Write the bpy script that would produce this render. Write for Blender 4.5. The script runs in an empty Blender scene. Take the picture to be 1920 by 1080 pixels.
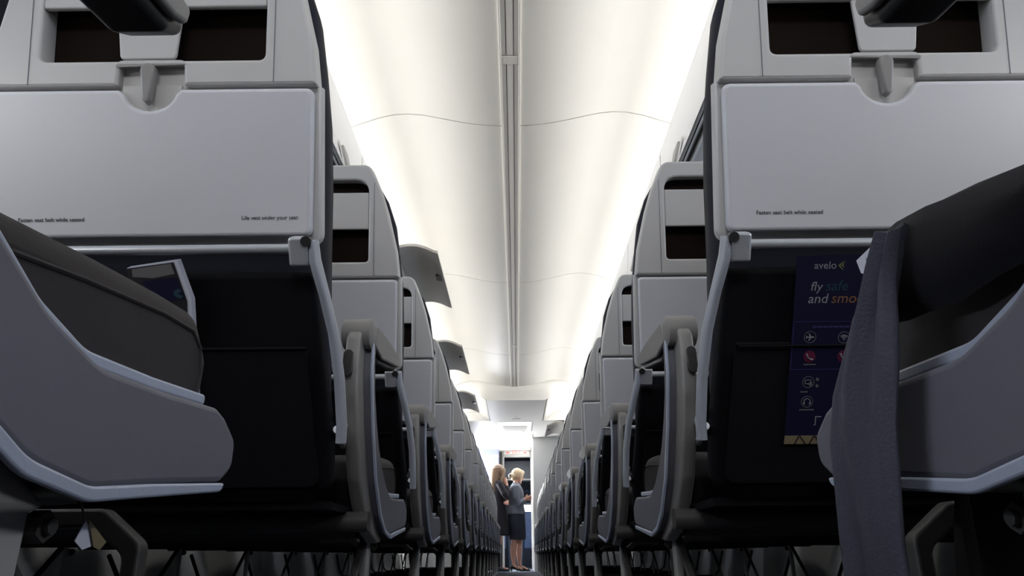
import bpy, bmesh, math, random
from mathutils import Vector, Matrix
random.seed(7)
S = bpy.context.scene
COL = S.collection
PI = math.pi

# ------------------------------------------------------------------ camera
cam_d = bpy.data.cameras.new('camera')
cam_d.sensor_width = 36.0
cam_d.lens = 1260.0 / 1920.0 * 36.0
cam_d.clip_start = 0.02
cam = bpy.data.objects.new('camera', cam_d)
COL.objects.link(cam)
TH = math.atan(500 / 1260)
YAW = math.atan(5.0 / 1355)
ROLL = math.radians(.5)
CAM = Vector((-.008, 0, .25))
cam.matrix_world = (Matrix.Translation(CAM) @ Matrix.Rotation(YAW, 4, 'Z') @ Matrix.Rotation(PI / 2 + TH, 4, 'X')
                    @ Matrix.Rotation(-ROLL, 4, 'Z'))
S.camera = cam

# ------------------------------------------------------------------ view, world, large lights
S.view_settings.view_transform = 'Standard'
S.view_settings.look = 'None'
S.view_settings.exposure = 1.0
S.view_settings.gamma = 1.0
S.view_settings.use_curve_mapping = False

for _o in list(bpy.data.objects):
    if _o.type in ('MESH', 'LIGHT') and _o.name in ('Cube', 'Light'):
        bpy.data.objects.remove(_o)
w = bpy.data.worlds.new('sky')
S.world = w
w.use_nodes = True
nt = w.node_tree
nt.nodes.clear()
wo = nt.nodes.new('ShaderNodeOutputWorld')
wb = nt.nodes.new('ShaderNodeBackground')
wb.inputs[0].default_value = (.62, .75, 1.0, 1)
wb.inputs[1].default_value = 3.0
nt.links.new(wb.outputs[0], wo.inputs[0])


def area(name, loc, direction, sx, sy, power, color, spread=PI, roll_to=Vector((0, 1, 0))):
    d = bpy.data.lights.new(name, 'AREA')
    d.shape = 'RECTANGLE'
    d.size = sx
    d.size_y = sy
    d.energy = power
    d.color = color
    d.spread = spread
    o = bpy.data.objects.new(name, d)
    z = -Vector(direction).normalized()
    y = (roll_to - z * roll_to.dot(z)).normalized()
    x = y.cross(z)
    m = Matrix((x, y, z)).transposed().to_4x4()
    o.matrix_world = Matrix.Translation(Vector(loc)) @ m
    COL.objects.link(o)
    return o


CX = -.017          # centre line of the ceiling over the aisle
# LED coves on top of the bins, one strip per side, running the whole cabin
for s in (-1, 1):
    area('cove_light', (CX + s * .90, 3.1, 2.085), (-s * 1.0, 0, .18),   .05, 13.4, 22.5, (1.0, .975, .93), spread=math.radians(125))
# daylight at the cabin windows (sky seen through the portholes)
for s in (-1, 1):
    area('window_daylight', (s * 1.90, 3.2, 1.12), (-s, 0, -.12), .30, 13.0, 110, (.66, .79, 1.0))
# sidewall wash strips tucked under the outboard edge of the bins
for s in (-1, 1):
    area('sidewall_light', (s * 1.50, 4.2, 1.565), (-s * .6, .25, -1), .04, 13.0, 22, (1.0, .97, .93))
# reading / ceiling light of the aft cabin and door area behind the camera
area('aft_cabin_light', (0, -2.6, 2.0), (0, .62, -.6), 1.6, .5, 22, (.90, .92, .98), roll_to=Vector((0, 0, 1)))
area('hidden_entry_wash', (-1.05, 11.95, 1.45), (.25, -1, .38), .7, .8, 100, (.95, .97, 1.0))  # added wash lamp, out of view, aimed aft to brighten the lowered ceiling
# daylight in the forward galley
area('galley_light', (-1.5, 12.1, 1.4), (1, -.4, -.2), 1.0, .8, .7, (.80, .90, 1.0))


# ------------------------------------------------------------------ materials
def mat(name, color, rough=.5, metal=0.0, bump=0.0, bscale=300.0, var=0.0, vscale=4.0, spec=.5, emit=None, estr=0.0,
        sheen=0.0):
    m = bpy.data.materials.new(name)
    m.use_nodes = True
    t = m.node_tree
    b = t.nodes['Principled BSDF']
    b.inputs['Base Color'].default_value = (*color, 1)
    b.inputs['Roughness'].default_value = rough
    b.inputs['Metallic'].default_value = metal
    b.inputs['Specular IOR Level'].default_value = spec
    if sheen:
        b.inputs['Sheen Weight'].default_value = sheen
    if emit:
        b.inputs['Emission Color'].default_value = (*emit, 1)
        b.inputs['Emission Strength'].default_value = estr
    tc = t.nodes.new('ShaderNodeTexCoord')
    if var > 0:
        n = t.nodes.new('ShaderNodeTexNoise')
        n.inputs['Scale'].default_value = vscale
        n.inputs['Detail'].default_value = 5
        t.links.new(tc.outputs['Object'], n.inputs['Vector'])
        mx = t.nodes.new('ShaderNodeMix')
        mx.data_type = 'RGBA'
        mx.inputs[6].default_value = (*[c * (1 - var) for c in color], 1)
        mx.inputs[7].default_value = (*[min(1, c * (1 + var)) for c in color], 1)
        t.links.new(n.outputs['Fac'], mx.inputs[0])
        t.links.new(mx.outputs[2], b.inputs['Base Color'])
    if bump > 0:
        n2 = t.nodes.new('ShaderNodeTexNoise')
        n2.inputs['Scale'].default_value = bscale
        n2.inputs['Detail'].default_value = 3
        t.links.new(tc.outputs['Object'], n2.inputs['Vector'])
        bp = t.nodes.new('ShaderNodeBump')
        bp.inputs['Strength'].default_value = bump
        bp.inputs['Distance'].default_value = .001
        t.links.new(n2.outputs['Fac'], bp.inputs['Height'])
        t.links.new(bp.outputs['Normal'], b.inputs['Normal'])
    return m


M = dict(
    shell=mat('grey_shell_plastic', (.50, .49, .475), .42, bump=.12, bscale=900, var=.03),
    tray=mat('tray_plastic', (.59, .59, .615), .45, bump=.12, bscale=900, var=.03, vscale=6),
    recess=mat('dark_recess', (.013, .009, .007), 1.0, var=.2, spec=.05),
    leather=mat('dark_leather', (.014, .015, .024), .7, bump=.15, bscale=160, var=.15, vscale=8, spec=.2),
    brleather=mat('seat_leather', (.028, .024, .026), .6, bump=.15, bscale=140, var=.2, vscale=7, spec=.25),
    mesh=mat('black_pocket_fabric', (.006, .006, .008), .9, bump=.6, bscale=600, spec=.15),
    metal=mat('brushed_metal', (.50, .52, .55), .34, metal=.4, bump=.2, bscale=200),
    satin=mat('satin_arm_paint', (.36, .38, .42), .36, metal=.15, bump=.3, bscale=300),
    post=mat('armrest_grey_plastic', (.235, .225, .215), .5, bump=.1, bscale=900, var=.04),
    panel=mat('side_panel_plastic', (.125, .125, .150), .6, bump=.1, bscale=900, var=.05),
    trim=mat('side_trim_strip', (.36, .40, .50), .35, bump=.2),
    rubber=mat('dark_rubber', (.018, .018, .019), .45),
    oval=mat('oval_button', (.02, .018, .018), .35),
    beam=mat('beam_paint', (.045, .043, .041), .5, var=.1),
    ink=mat('printed_ink', (.05, .05, .06), .7),
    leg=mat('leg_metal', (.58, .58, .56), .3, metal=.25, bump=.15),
    ceil=mat('ceiling_panel', (.80, .785, .75), .5, bump=.35, bscale=260, var=.015, vscale=3),
    strip=mat('ceiling_strip', (.68, .665, .63), .5, bump=.3, bscale=260),
    dark=mat('gap_dark', (.02, .02, .02), .9),
    bin=mat('bin_plastic', (.70, .69, .67), .4, bump=.3, bscale=260, var=.02),
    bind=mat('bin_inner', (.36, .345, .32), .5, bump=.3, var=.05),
    wall=mat('cabin_sidewall', (.62, .61, .59), .5, bump=.3, var=.02),
    carpet=mat('blue_grey_carpet', (.03, .035, .05), .95, bump=1.0, bscale=900, var=.3, vscale=60),
    floorv=mat('entry_floor_vinyl', (.30, .36, .46), .35, var=.15, vscale=40),
    paper=mat('white_paper', (.66, .68, .78), .7),
    navy=mat('card_navy', (.007, .006, .032), .45, var=.1),
    white=mat('print_white', (.27, .27, .30), .6),
    orange=mat('print_orange', (.22, .105, .05), .6),
    teal=mat('print_teal', (.012, .05, .075), .6),
    purple=mat('print_violet', (.04, .025, .12), .6),
    crimson=mat('print_crimson', (.12, .007, .04), .6),
    green=mat('print_green', (.22, .27, .10), .6),
    tan=mat('print_tan', (.24, .19, .11), .6),
    blackp=mat('print_black', (.012, .012, .014), .6),
    greyp=mat('print_grey', (.16, .15, .15), .6),
    jacket=mat('black_jacket_cloth', (.006, .0055, .009), .95, bump=.25, bscale=900, spec=.15, var=.2, sheen=.1),
    lining=mat('grey_jacket_lining', (.048, .050, .072), .8, bump=.6, bscale=420, var=.2, vscale=12),
    olive=mat('olive_cloth', (.035, .030, .026), .9, bump=.6, bscale=300, var=.25, vscale=10),
    bulk=mat('bulkhead_laminate', (.70, .69, .66), .5, bump=.3, var=.03),
    blue=mat('blue_wall_laminate', (.17, .19, .34), .5, var=.04),
    greyd=mat('grey_door_panel', (.20, .22, .26), .5, var=.1),
    cock=mat('cockpit_dark', (.09, .11, .16), .5, var=.3, vscale=20),
    cockb=mat('cockpit_blue', (.10, .17, .34), .5, var=.3, vscale=14),
    red=mat('exit_red', (.65, .05, .04), .5, emit=(1, .12, .08), estr=.35),
    signw=mat('exit_face', (.62, .60, .58), .5, emit=(1, .95, .9), estr=.18),
    lamp=mat('lamp_diffuser', (.9, .9, .9), .5, emit=(.97, .99, 1.0), estr=.48),
    glare=mat('windshield_daylight', (.9, .9, .9), .3, emit=(.85, .93, 1.0), estr=1.5),
    skin=mat('skin', (.55, .30, .22), .5),
    hair_b=mat('brown_hair', (.16, .095, .055), .5, bump=1.0, bscale=60, var=.45, vscale=26),
    hair_y=mat('blonde_hair', (.44, .33, .21), .5, bump=1.0, bscale=60, var=.3, vscale=26),
    blazer=mat('grey_blazer_cloth', (.15, .165, .20), .9, var=.1, bump=.4),
    skirt=mat('navy_skirt_cloth', (.018, .024, .040), .85),
    coat=mat('black_coat_cloth', (.020, .018, .024), .9, var=.2),
    shoe=mat('black_shoe', (.008, .008, .010), .25),
    lip=mat('lips', (.40, .10, .09), .5),
    eye=mat('eye_dark', (.03, .02, .02), .3),
)


def glassy(name):
    m = bpy.data.materials.new(name)
    m.use_nodes = True
    t = m.node_tree
    t.nodes.clear()
    o = t.nodes.new('ShaderNodeOutputMaterial')
    mx = t.nodes.new('ShaderNodeMixShader')
    a = t.nodes.new('ShaderNodeBsdfTransparent')
    g = t.nodes.new('ShaderNodeBsdfGlossy')
    g.inputs['Roughness'].default_value = .05
    mx.inputs[0].default_value = .08
    t.links.new(a.outputs[0], mx.inputs[1])
    t.links.new(g.outputs[0], mx.inputs[2])
    t.links.new(mx.outputs[0], o.inputs[0])
    return m


M['glass'] = glassy('window_acrylic')


# ------------------------------------------------------------------ mesh tools
def rpoly(pts, r=0.0, seg=5):
    """rounded polygon; pts may carry their own radius as third item"""
    out = []
    n = len(pts)
    for i in range(n):
        p = Vector(pts[i][:2])
        rr = pts[i][2] if len(pts[i]) > 2 else r
        a = Vector(pts[i - 1][:2]) - p
        b = Vector(pts[(i + 1) % n][:2]) - p
        if rr <= 1e-6 or a.length < 1e-6 or b.length < 1e-6:
            out.append((p.x, p.y))
            continue
        la, lb = a.length, b.length
        a.normalize(); b.normalize()
        ang = math.acos(max(-1, min(1, a.dot(b))))
        if ang > PI - .05:
            out.append((p.x, p.y))
            continue
        d = min(rr / math.tan(ang / 2), la * .48, lb * .48)
        p0, p1 = p + a * d, p + b * d
        for k in range(seg + 1):
            t = k / seg
            q = p0 * (1 - t) ** 2 + p * 2 * t * (1 - t) + p1 * t * t
            out.append((q.x, q.y))
    return out


def curve_mesh(outlines, depth, bevel, res=2):
    c = bpy.data.curves.new('c', 'CURVE')
    c.dimensions = '2D'
    c.fill_mode = 'BOTH'
    c.extrude = max(depth / 2 - bevel, 0)
    c.bevel_depth = bevel
    c.bevel_resolution = res
    c.offset = -bevel
    for ol in outlines:
        sp = c.splines.new('POLY')
        sp.points.add(len(ol) - 1)
        for i, p in enumerate(ol):
            sp.points[i].co = (p[0], p[1], 0, 1)
        sp.use_cyclic_u = True
    o = bpy.data.objects.new('c', c)
    me = bpy.data.meshes.new_from_object(o)
    bpy.data.objects.remove(o)
    bpy.data.curves.remove(c)
    return me


def text_mesh(txt, size, depth=.0004, shear=0.0, align='LEFT'):
    c = bpy.data.curves.new('t', 'FONT')
    c.body = txt
    c.size = size
    c.extrude = depth / 2
    c.shear = shear
    c.align_x = align
    c.resolution_u = 3
    o = bpy.data.objects.new('t', c)
    me = bpy.data.meshes.new_from_object(o)
    bpy.data.objects.remove(o)
    bpy.data.curves.remove(c)
    return me


I4 = Matrix.Identity(4)


def frame(o, u, v):
    u = Vector(u).normalized()
    n = u.cross(Vector(v)).normalized()
    v = n.cross(u)
    m = Matrix((u, v, n)).transposed().to_4x4()
    return Matrix.Translation(Vector(o)) @ m


class B:
    def __init__(self):
        self.b = bmesh.new()

    def addmesh(self, me, m=I4):
        t = bmesh.new()
        t.from_mesh(me)
        t.transform(m)
        tmp = bpy.data.meshes.new('tmp')
        t.to_mesh(tmp)
        t.free()
        self.b.from_mesh(tmp)
        bpy.data.meshes.remove(tmp)
        bpy.data.meshes.remove(me)
        return self

    def prism(self, outline, depth, m=I4, bevel=0.0, holes=(), res=2):
        """outline in the u,v plane of m; n from 0 to depth"""
        me = curve_mesh([outline] + list(holes), depth, bevel, res)
        return self.addmesh(me, m @ Matrix.Translation((0, 0, depth / 2)))

    def text(self, txt, size, m, width=None, **k):
        me = text_mesh(txt, size, **k)
        if width and len(me.vertices):
            xs = [v.co.x for v in me.vertices]
            sc = width / (max(xs) - min(xs))
            m = m @ Matrix.Scale(sc, 4)
        return self.addmesh(me, m)

    def box(self, x0, x1, y0, y1, z0, z1, bevel=0.0, m=I4):
        return self.prism([(x0, y0), (x1, y0), (x1, y1), (x0, y1)] if bevel == 0 else
                          rpoly([(x0, y0), (x1, y0), (x1, y1), (x0, y1)], bevel), z1 - z0,
                          m @ Matrix.Translation((0, 0, z0)), min(bevel, (z1 - z0) / 2.01))

    def loft(self, secs, closed=True, caps=True):
        b = self.b
        rings = [[b.verts.new(p) for p in s] for s in secs]
        n = len(secs[0])
        for r0, r1 in zip(rings, rings[1:]):
            for i in range(n if closed else n - 1):
                j = (i + 1) % n
                try:
                    b.faces.new((r0[i], r0[j], r1[j], r1[i]))
                except ValueError:
                    pass
        if caps and closed:
            b.faces.new(rings[0][::-1])
            b.faces.new(rings[-1])
        return self

    def tube(self, path, rad, seg=12, sx=1.0, sy=1.0, up=None):
        """path of points, rad float or list"""
        P = [Vector(p) for p in path]
        if not hasattr(rad, '__len__'):
            rad = [rad] * len(P)
        secs = []
        u = None
        for i, p in enumerate(P):
            t = (P[min(i + 1, len(P) - 1)] - P[max(i - 1, 0)]).normalized()
            if u is None:
                u = Vector(up) if up else (Vector((0, 0, 1)) if abs(t.z) < .9 else Vector((1, 0, 0)))
            u = (u - t * u.dot(t))
            if u.length < 1e-5:
                u = Vector((1, 0, 0)) - t * t.x
            u.normalize()
            v = t.cross(u)
            secs.append([p + (u * math.cos(2 * PI * k / seg) * sx + v * math.sin(2 * PI * k / seg) * sy) * rad[i]
                         for k in range(seg)])
        return self.loft(secs)

    def ell(self, c, r, seg=16, rings=10, m=I4):
        c = Vector(c)
        secs = []
        for i in range(rings + 1):
            a = PI * min(max(i / rings, .02), .98)
            secs.append([m @ (c + Vector((r[0] * math.sin(a) * math.cos(2 * PI * k / seg),
                                         r[1] * math.sin(a) * math.sin(2 * PI * k / seg), -r[2] * math.cos(a))))
                         for k in range(seg)])
        return self.loft(secs)

    def mesh(self, name, material, ang=35, mirror=1, shift=(0, 0, 0), smooth=True, fix=True):
        b = self.b
        for v in b.verts:
            v.co.x = (v.co.x - shift[0]) * mirror
            v.co.y -= shift[1]
            v.co.z -= shift[2]
        if mirror < 0:
            bmesh.ops.reverse_faces(b, faces=b.faces)
        if fix:
            bmesh.ops.recalc_face_normals(b, faces=b.faces)
        me = bpy.data.meshes.new(name)
        b.to_mesh(me)
        b.free()
        me.materials.append(material)
        if smooth:
            me.polygons.foreach_set('use_smooth', [True] * len(me.polygons))
            me.set_sharp_from_angle(angle=math.radians(ang))
        me.update()
        return me

    def obj(self, name, material, parent=None, **k):
        o = bpy.data.objects.new(name, self.mesh(name, material, **k))
        COL.objects.link(o)
        if parent:
            o.parent = parent
        return o


def tag(o, label=None, cat=None, group=None, kind=None):
    if label: o['label'] = label
    if cat: o['category'] = cat
    if group: o['group'] = group
    if kind: o['kind'] = kind
    return o


def empty(name, loc, label, cat, group=None):
    o = bpy.data.objects.new(name, None)
    o.empty_display_size = .1
    o.location = loc
    COL.objects.link(o)
    return tag(o, label, cat, group)


def struct(o, label=None, cat=None):
    o['kind'] = 'structure'
    if label: o['label'] = label
    if cat: o['category'] = cat
    return o


def copy_tree(o, parent=None):
    c = o.copy()
    COL.objects.link(c)
    c.parent = parent
    for ch in [x for x in KIDS.get(o.name, [])]:
        copy_tree(ch, c)
    return c


KIDS = {}


def index_kids():
    KIDS.clear()
    for o in COL.objects:
        if o.parent:
            KIDS.setdefault(o.parent.name, []).append(o)

# ================================================================== THE SETTING
YA, YF = -3.6, 13.0       # aft end and cockpit wall
# ceiling profile, half: (distance from centre, height)
CP = [(.040, 2.222), (.10, 2.224), (.18, 2.233), (.27, 2.252), (.36, 2.274), (.44, 2.292), (.51, 2.300), (.58, 2.296),
      (.66, 2.276), (.74, 2.245), (.82, 2.215), (.90, 2.200), (1.00, 2.195), (1.06, 2.195)]
joints = [YA, -1.34, .72, 2.795, 4.86, 6.90, 8.32]
b = B()
for j0, j1 in zip(joints, joints[1:]):
    for s in (-1, 1):
        g0, g1 = j0 + .004, j1 - .004
        lower = [Vector((CX + s * x, 0, z)) for x, z in CP]
        upper = [Vector((CX + s * x, 0, z + .012)) for x, z in CP][::-1]
        prof = lower + upper
        b.loft([[p + Vector((0, y, 0)) for p in prof] for y in (g0, g0 + .003, g1 - .003, g1)])
struct(b.obj('ceiling', M['ceil'], ang=40), 'pale vaulted cabin ceiling panels over the aisle', 'ceiling')
b = B()
b.box(CX - .98, CX + .98, YA, 8.36, 2.318, 2.324)
b.box(CX - .05, CX + .05, YA, 8.36, 2.250, 2.255)
struct(b.obj('ceiling', M['dark']), 'dark backing above the ceiling panels', 'ceiling')
# strip down the middle of the ceiling
bs = B(); bd = B()
for y0, y1 in ((YA, -.75), (-.745, 2.28), (2.34, 6.53), (6.58, 8.32)):
    bs.prism(rpoly([(-.0145, 0), (.0145, 0), (.0145, .012), (-.0145, .012)], .001), y1 - y0,
             frame((CX, y1, 2.2155), (1, 0, 0), (0, 0, 1)))
for y0, y1 in ((YA, 2.28), (2.34, 6.53), (6.58, 8.32)):
    for s in (-1, 1):
        bs.box(CX + s * .0275 - .010, CX + s * .0275 + .010, y0, y1, 2.215, 2.229)
for y in (2.31, 6.555, -.9):
    bs.box(CX - .038, CX + .038, y - .025, y + .025, 2.213, 2.225)
struct(bs.obj('trim_1', M['strip']), 'narrow grooved strip along the middle of the ceiling', 'ceiling trim')
b = B()
for s in (-1, 1):
    b.prism(rpoly([(-.004, 0), (.004, 0), (.004, .014), (-.004, .014)], .0015), 8.32 - YA,
            frame((CX + s * .041, 8.32, 2.2115), (1, 0, 0), (0, 0, 1)))
struct(b.obj('trim_2', M['ceil']), 'pair of raised rims either side of the ceiling strip', 'ceiling trim')

# lowered forward ceiling
def cz(x):
    x = abs(x)
    for (x0, z0), (x1, z1) in zip(CP, CP[1:]):
        if x <= x1:
            t = max(0, (x - x0) / (x1 - x0))
            return z0 + (z1 - z0) * t
    return CP[-1][1]
b = B()
xs = [-.98, -.80, -.66, -.56, -.48, -.43, -.395, -.30, -.15, 0, .15, .30, .395, .43, .48, .56, .66, .80, .98]
def sec(y, f):
    return [Vector((CX + .02 + x, y, f(x))) for x in xs]
fB = lambda x: 2.080 if abs(x) <= .40 else min(2.080 + (abs(x) - .40) * .75, 2.195)
fA = lambda x: min(cz(x), 2.35) - .004
fAB = lambda x: .5 * fA(x) + .5 * fB(x) + (.012 if abs(x) < .42 else 0)
fC = lambda x: 2.076
secs = [sec(8.33, lambda x: cz(x) + .02), sec(8.33, fA), sec(8.39, fAB), sec(8.44, fB), sec(9.86, fB), sec(9.87, fC), sec(9.92, fC)]
b.loft(secs, closed=False)
struct(b.obj('ceiling', M['ceil'], ang=50), 'stepped drop where the ceiling lowers before the entry area', 'ceiling')
b = B()
b.box(-1.8, 1.8, 9.90, YF + .05, 2.078, 2.12)
struct(b.obj('ceiling', M['ceil']), 'low flat ceiling over the forward entry area', 'ceiling')
h = empty('ceiling_hatch', (CX + .02, 9.14, 2.078), 'pale rectangular access hatch in the lowered ceiling ahead of the entry area', 'hatch')
b = B()
b.prism(rpoly([(-.375, -.71), (.375, -.71), (.375, .71), (-.375, .71)], .01), .010, frame((0, 0, -.001), (1, 0, 0), (0, -1, 0)), .002)
b.obj('hatch_panel', M['ceil'], h)
b = B()
b.prism(rpoly([(-.06, -.025), (.06, -.025), (.06, .025), (-.06, .025)], .01), .004, frame((0, .55, -.0125), (1, 0, 0), (0, -1, 0)), .001)
b.obj('latch', M['strip'], h)
b = B()
b.prism([(.008 * math.cos(a * .5), .008 * math.sin(a * .5)) for a in range(12)], .004, frame((0, .38, -.0125), (1, 0, 0), (0, -1, 0)))
b.obj('key_hole', M['strip'], h)
for s in (-1, 1):
    b = B()
    b.box(s * .387 - .003, s * .387 + .003, -.72, .72, -.006, .001)
    b.obj('edge_rail', M['beam'], h)

# recessed lamp and luminous ceiling panel forward
l = empty('ceiling_light', (-.02, 10.42, 2.076), 'recessed ceiling lamp with bright wings and grey louvre before the entry area', 'light')
b = B(); b.prism(rpoly([(-.25, -.42), (.25, -.42), (.25, .42), (-.25, .42)], .03), .012, frame((0, 0, -.0005), (1, 0, 0), (0, -1, 0)), .003)
b.obj('diffuser', M['lamp'], l)
b = B(); b.prism(rpoly([(-.15, -.42), (.15, -.42), (.19, .28), (-.19, .28)], .02), .014, frame((0, .10, -.010), (1, 0, 0), (0, -1, 0)), .003)
b.obj('louvre', M['strip'], l)
b = B()
for k in range(4):
    b.box(-.09 + k * .05, -.06 + k * .05, .18, .26, -.028, -.022)
b.obj('louvre_slot', M['lamp'], l)
l = empty('ceiling_light', (-.17, 11.95, 2.076), 'broad bright ceiling light panel over the forward entry', 'light')
b = B(); b.prism(rpoly([(-.43, -.83), (.43, -.83), (.43, .83), (-.43, .83)], .02), .012, frame((0, 0, -.0005), (1, 0, 0), (0, -1, 0)), .003)
b.obj('diffuser', M['lamp'], l)

# floor
b = B(); b.box(-1.79, 1.79, YA, 11.3, -.05, 0)
struct(b.obj('floor', M['carpet']), 'dark carpeted cabin floor', 'floor')
b = B(); b.box(-1.75, 1.75, 11.3, 15.4, -.05, 0)
struct(b.obj('floor', M['floorv']), 'pale blue entry floor beyond the last rows', 'floor')

# side walls with window openings
WP = [(1.78, 0.0), (1.80, .20), (1.82, .60), (1.825, .92), (1.81, 1.28), (1.74, 1.48), (1.62, 1.62)]
def wx(z):
    for (x0, z0), (x1, z1) in zip(WP, WP[1:]):
        if z <= z1:
            return x0 + (x1 - x0) * (z - z0) / (z1 - z0)
    return WP[-1][0]
WIN = [-2.9 + .50 * k for k in range(29)]
for s, nm in ((-1, 'left'), (1, 'right')):
    b = B()
    zs = [0, .2, .6, .92, 1.28, 1.48, 1.62]
    ys = [YA]
    for wy in WIN:
        ys += [wy - .115, wy + .115]
    ys.append(11.6)
    ys = sorted(ys)
    for i in range(len(ys) - 1):
        y0, y1 = ys[i], ys[i + 1]
        iswin = abs((y1 - y0) - .23) < 1e-4
        for k in range(len(zs) - 1):
            if iswin and zs[k] == .92:
                continue
            q = [Vector((s * wx(z), y, z)) for y, z in ((y0, zs[k]), (y1, zs[k]), (y1, zs[k + 1]), (y0, zs[k + 1]))]
            b.b.faces.new([b.b.verts.new(p) for p in q])
    bmesh.ops.remove_doubles(b.b, verts=b.b.verts, dist=1e-4)
    struct(b.obj('wall_' + nm, M['wall']), 'curved %s cabin sidewall with window openings' % nm, 'wall')
    n = 0
    for wy in WIN:
        if wy > 11.3: continue
        n += 1
        e = bpy.data.objects.new('window_%d' % (n + (0 if s < 0 else 40)), None)
        e.location = (s * 1.822, wy, 1.10)
        COL.objects.link(e); struct(e)
        e['label'] = 'small rounded cabin window in the %s sidewall' % nm
        e['category'] = 'window'
        b = B()
        fr = frame((0, 0, 0), (0, 1, 0), (0, 0, 1))
        b.prism(rpoly([(-.122, -.19), (.122, -.19), (.122, .19), (-.122, .19)], .05), .05,
                fr @ Matrix.Translation((0, 0, -.025)), .004,
                holes=[rpoly([(-.10, -.155), (.10, -.155), (.10, .155), (-.10, .155)], .07)])
        b.obj('window_frame', M['wall'], e)
        b = B(); b.box(-.105, .105, -.16, .16, -.002, .002, m=fr)
        b.obj('pane', M['glass'], e)

# aft wall behind the camera, cockpit wall in front
b = B(); b.box(-1.8, 1.8, YA - .06, YA, 0, 2.34)
struct(b.obj('wall_back', M['wall']), 'aft end wall of the cabin', 'wall')
b = B()
fr = frame((0, YF + .08, 0), (1, 0, 0), (0, 0, 1))
b.prism([(-1.8, 0), (1.8, 0), (1.8, 2.10), (-1.8, 2.10)], .08, fr, 0,
        holes=[[(-.232, .001), (.262, .001), (.262, 1.965), (-.232, 1.965)]])
struct(b.obj('wall_front', M['bulk']), 'forward wall around the flight deck doorway', 'wall')
b = B()
for x in (-.262, .262):
    b.box(x, x + .03, YF - .03, YF, 0, 1.995, .004)
b.box(-.262, .292, YF - .03, YF, 1.965, 2.0, .004)
struct(b.obj('trim_3', M['bulk']), 'pale frame of the flight deck doorway', 'door frame')
# exit sign
e = empty('exit_sign', (.0, YF - .005, 2.045), 'lit exit sign with red lettering above the flight deck doorway', 'sign')
b = B(); b.prism(rpoly([(-.235, -.030), (.235, -.030), (.235, .030), (-.235, .030)], .006), .02, frame((0, 0, 0), (1, 0, 0), (0, 0, 1)), .002)
b.obj('sign_face', M['signw'], e)
fr = frame((0, -.0205, 0), (1, 0, 0), (0, 0, 1))
b = B(); b.text('EXIT', .062, fr @ Matrix.Translation((0, -.021, 0)), width=.16, align='CENTER')
b.obj('lettering', M['red'], e)
for s in (-1, 1):
    b = B(); b.prism([(s * .20, 0), (s * .165, .020), (s * .165, .007), (s * .125, .007), (s * .125, -.007), (s * .165, -.007), (s * .165, -.020)][::s],
                     .0008, fr)
    b.obj('arrow', M['red'], e)

# right hand closet / bulkhead and left blue partition
b = B(); b.box(.275, 1.72, 11.42, 11.50, 0, 2.077, .004)
struct(b.obj('wall_right', M['bulk']), 'pale bulkhead ahead of the last right hand row', 'wall')
b = B(); b.box(-1.76, -.50, 11.42, 11.47, 0, 1.05, .004)
struct(b.obj('wall_left', M['bulk']), 'low partition ahead of the last left hand row', 'wall')
b = B(); b.box(.275, .30, 11.50, YF - .03, 0, 2.077, .004)
struct(b.obj('wall_right', M['bulk']), 'pale closet side along the entry', 'wall')
b = B(); b.box(-.95, -.325, 12.62, 12.70, 0, 2.077, .004)
struct(b.obj('wall_left', M['blue']), 'pale blue partition beside the flight deck doorway', 'wall')
b = B(); b.box(-.315, -.270, 12.90, 12.97, 0, 2.05, .002)
struct(b.obj('trim_4', M['rubber']), 'dark upright post beside the doorway', 'trim')
e = empty('wall_lamp', (-.43, 12.618, 1.93), 'small white lit rectangle on the pale blue partition', 'light')
b = B(); b.prism(rpoly([(-.10, -.026), (.10, -.026), (.10, .026), (-.10, .026)], .008), .012, frame((0, 0, 0), (1, 0, 0), (0, 0, 1)), .002)
b.obj('housing', M['bulk'], e)
b = B(); b.prism(rpoly([(-.09, -.018), (.09, -.018), (.09, .018), (-.09, .018)], .006), .004, frame((0, -.011, 0), (1, 0, 0), (0, 0, 1)), .001)
b.obj('diffuser', M['lamp'], e)
# outer closing boards above the bins (keep the sky out)
b = B()
b.box(-1.86, 1.86, YA - .06, YF + 2.6, 2.33, 2.35)
for s in (-1, 1):
    b.box(s * 1.86 - .01, s * 1.86 + .01, YA - .06, YF + 2.6, 1.56, 2.34)
    b.box(s * 1.75 - .12, s * 1.75 + .12, YA - .06, 11.6, 1.56, 1.57)
    b.box(s * 1.83 - .01, s * 1.83 + .01, 11.5, YF + 2.6, 0, 1.56)
    b.box(s * 1.75 - .10, s * 1.75 + .10, YA - .06, YF + 2.6, -.05, .0)
b.box(-1.86, 1.86, YF + 2.55, YF + 2.6, -.05, 2.34)
struct(b.obj('wall_outer', M['bulk']), 'fuselage lining above and behind the bins', 'wall')

# ================================================================== OVERHEAD BINS
# cross-section, half, aisle side to wall side
def bin_door_profile(t):
    """t 0 bottom .. 1 top, outer face of the closed door"""
    x = .640 + .078 * t + .018 * math.sin(PI * t)
    z = 1.640 + .395 * t
    return x, z
ordn = ['nearest', 'second', 'third', 'fourth', 'fifth', 'sixth', 'seventh', 'eighth', 'ninth', 'tenth', 'eleventh',
        'twelfth', 'thirteenth', 'fourteenth']
BY0 = .76 - 4 * 1.01
open_left = {7, 9, 11}
open_right = {13}


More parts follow.
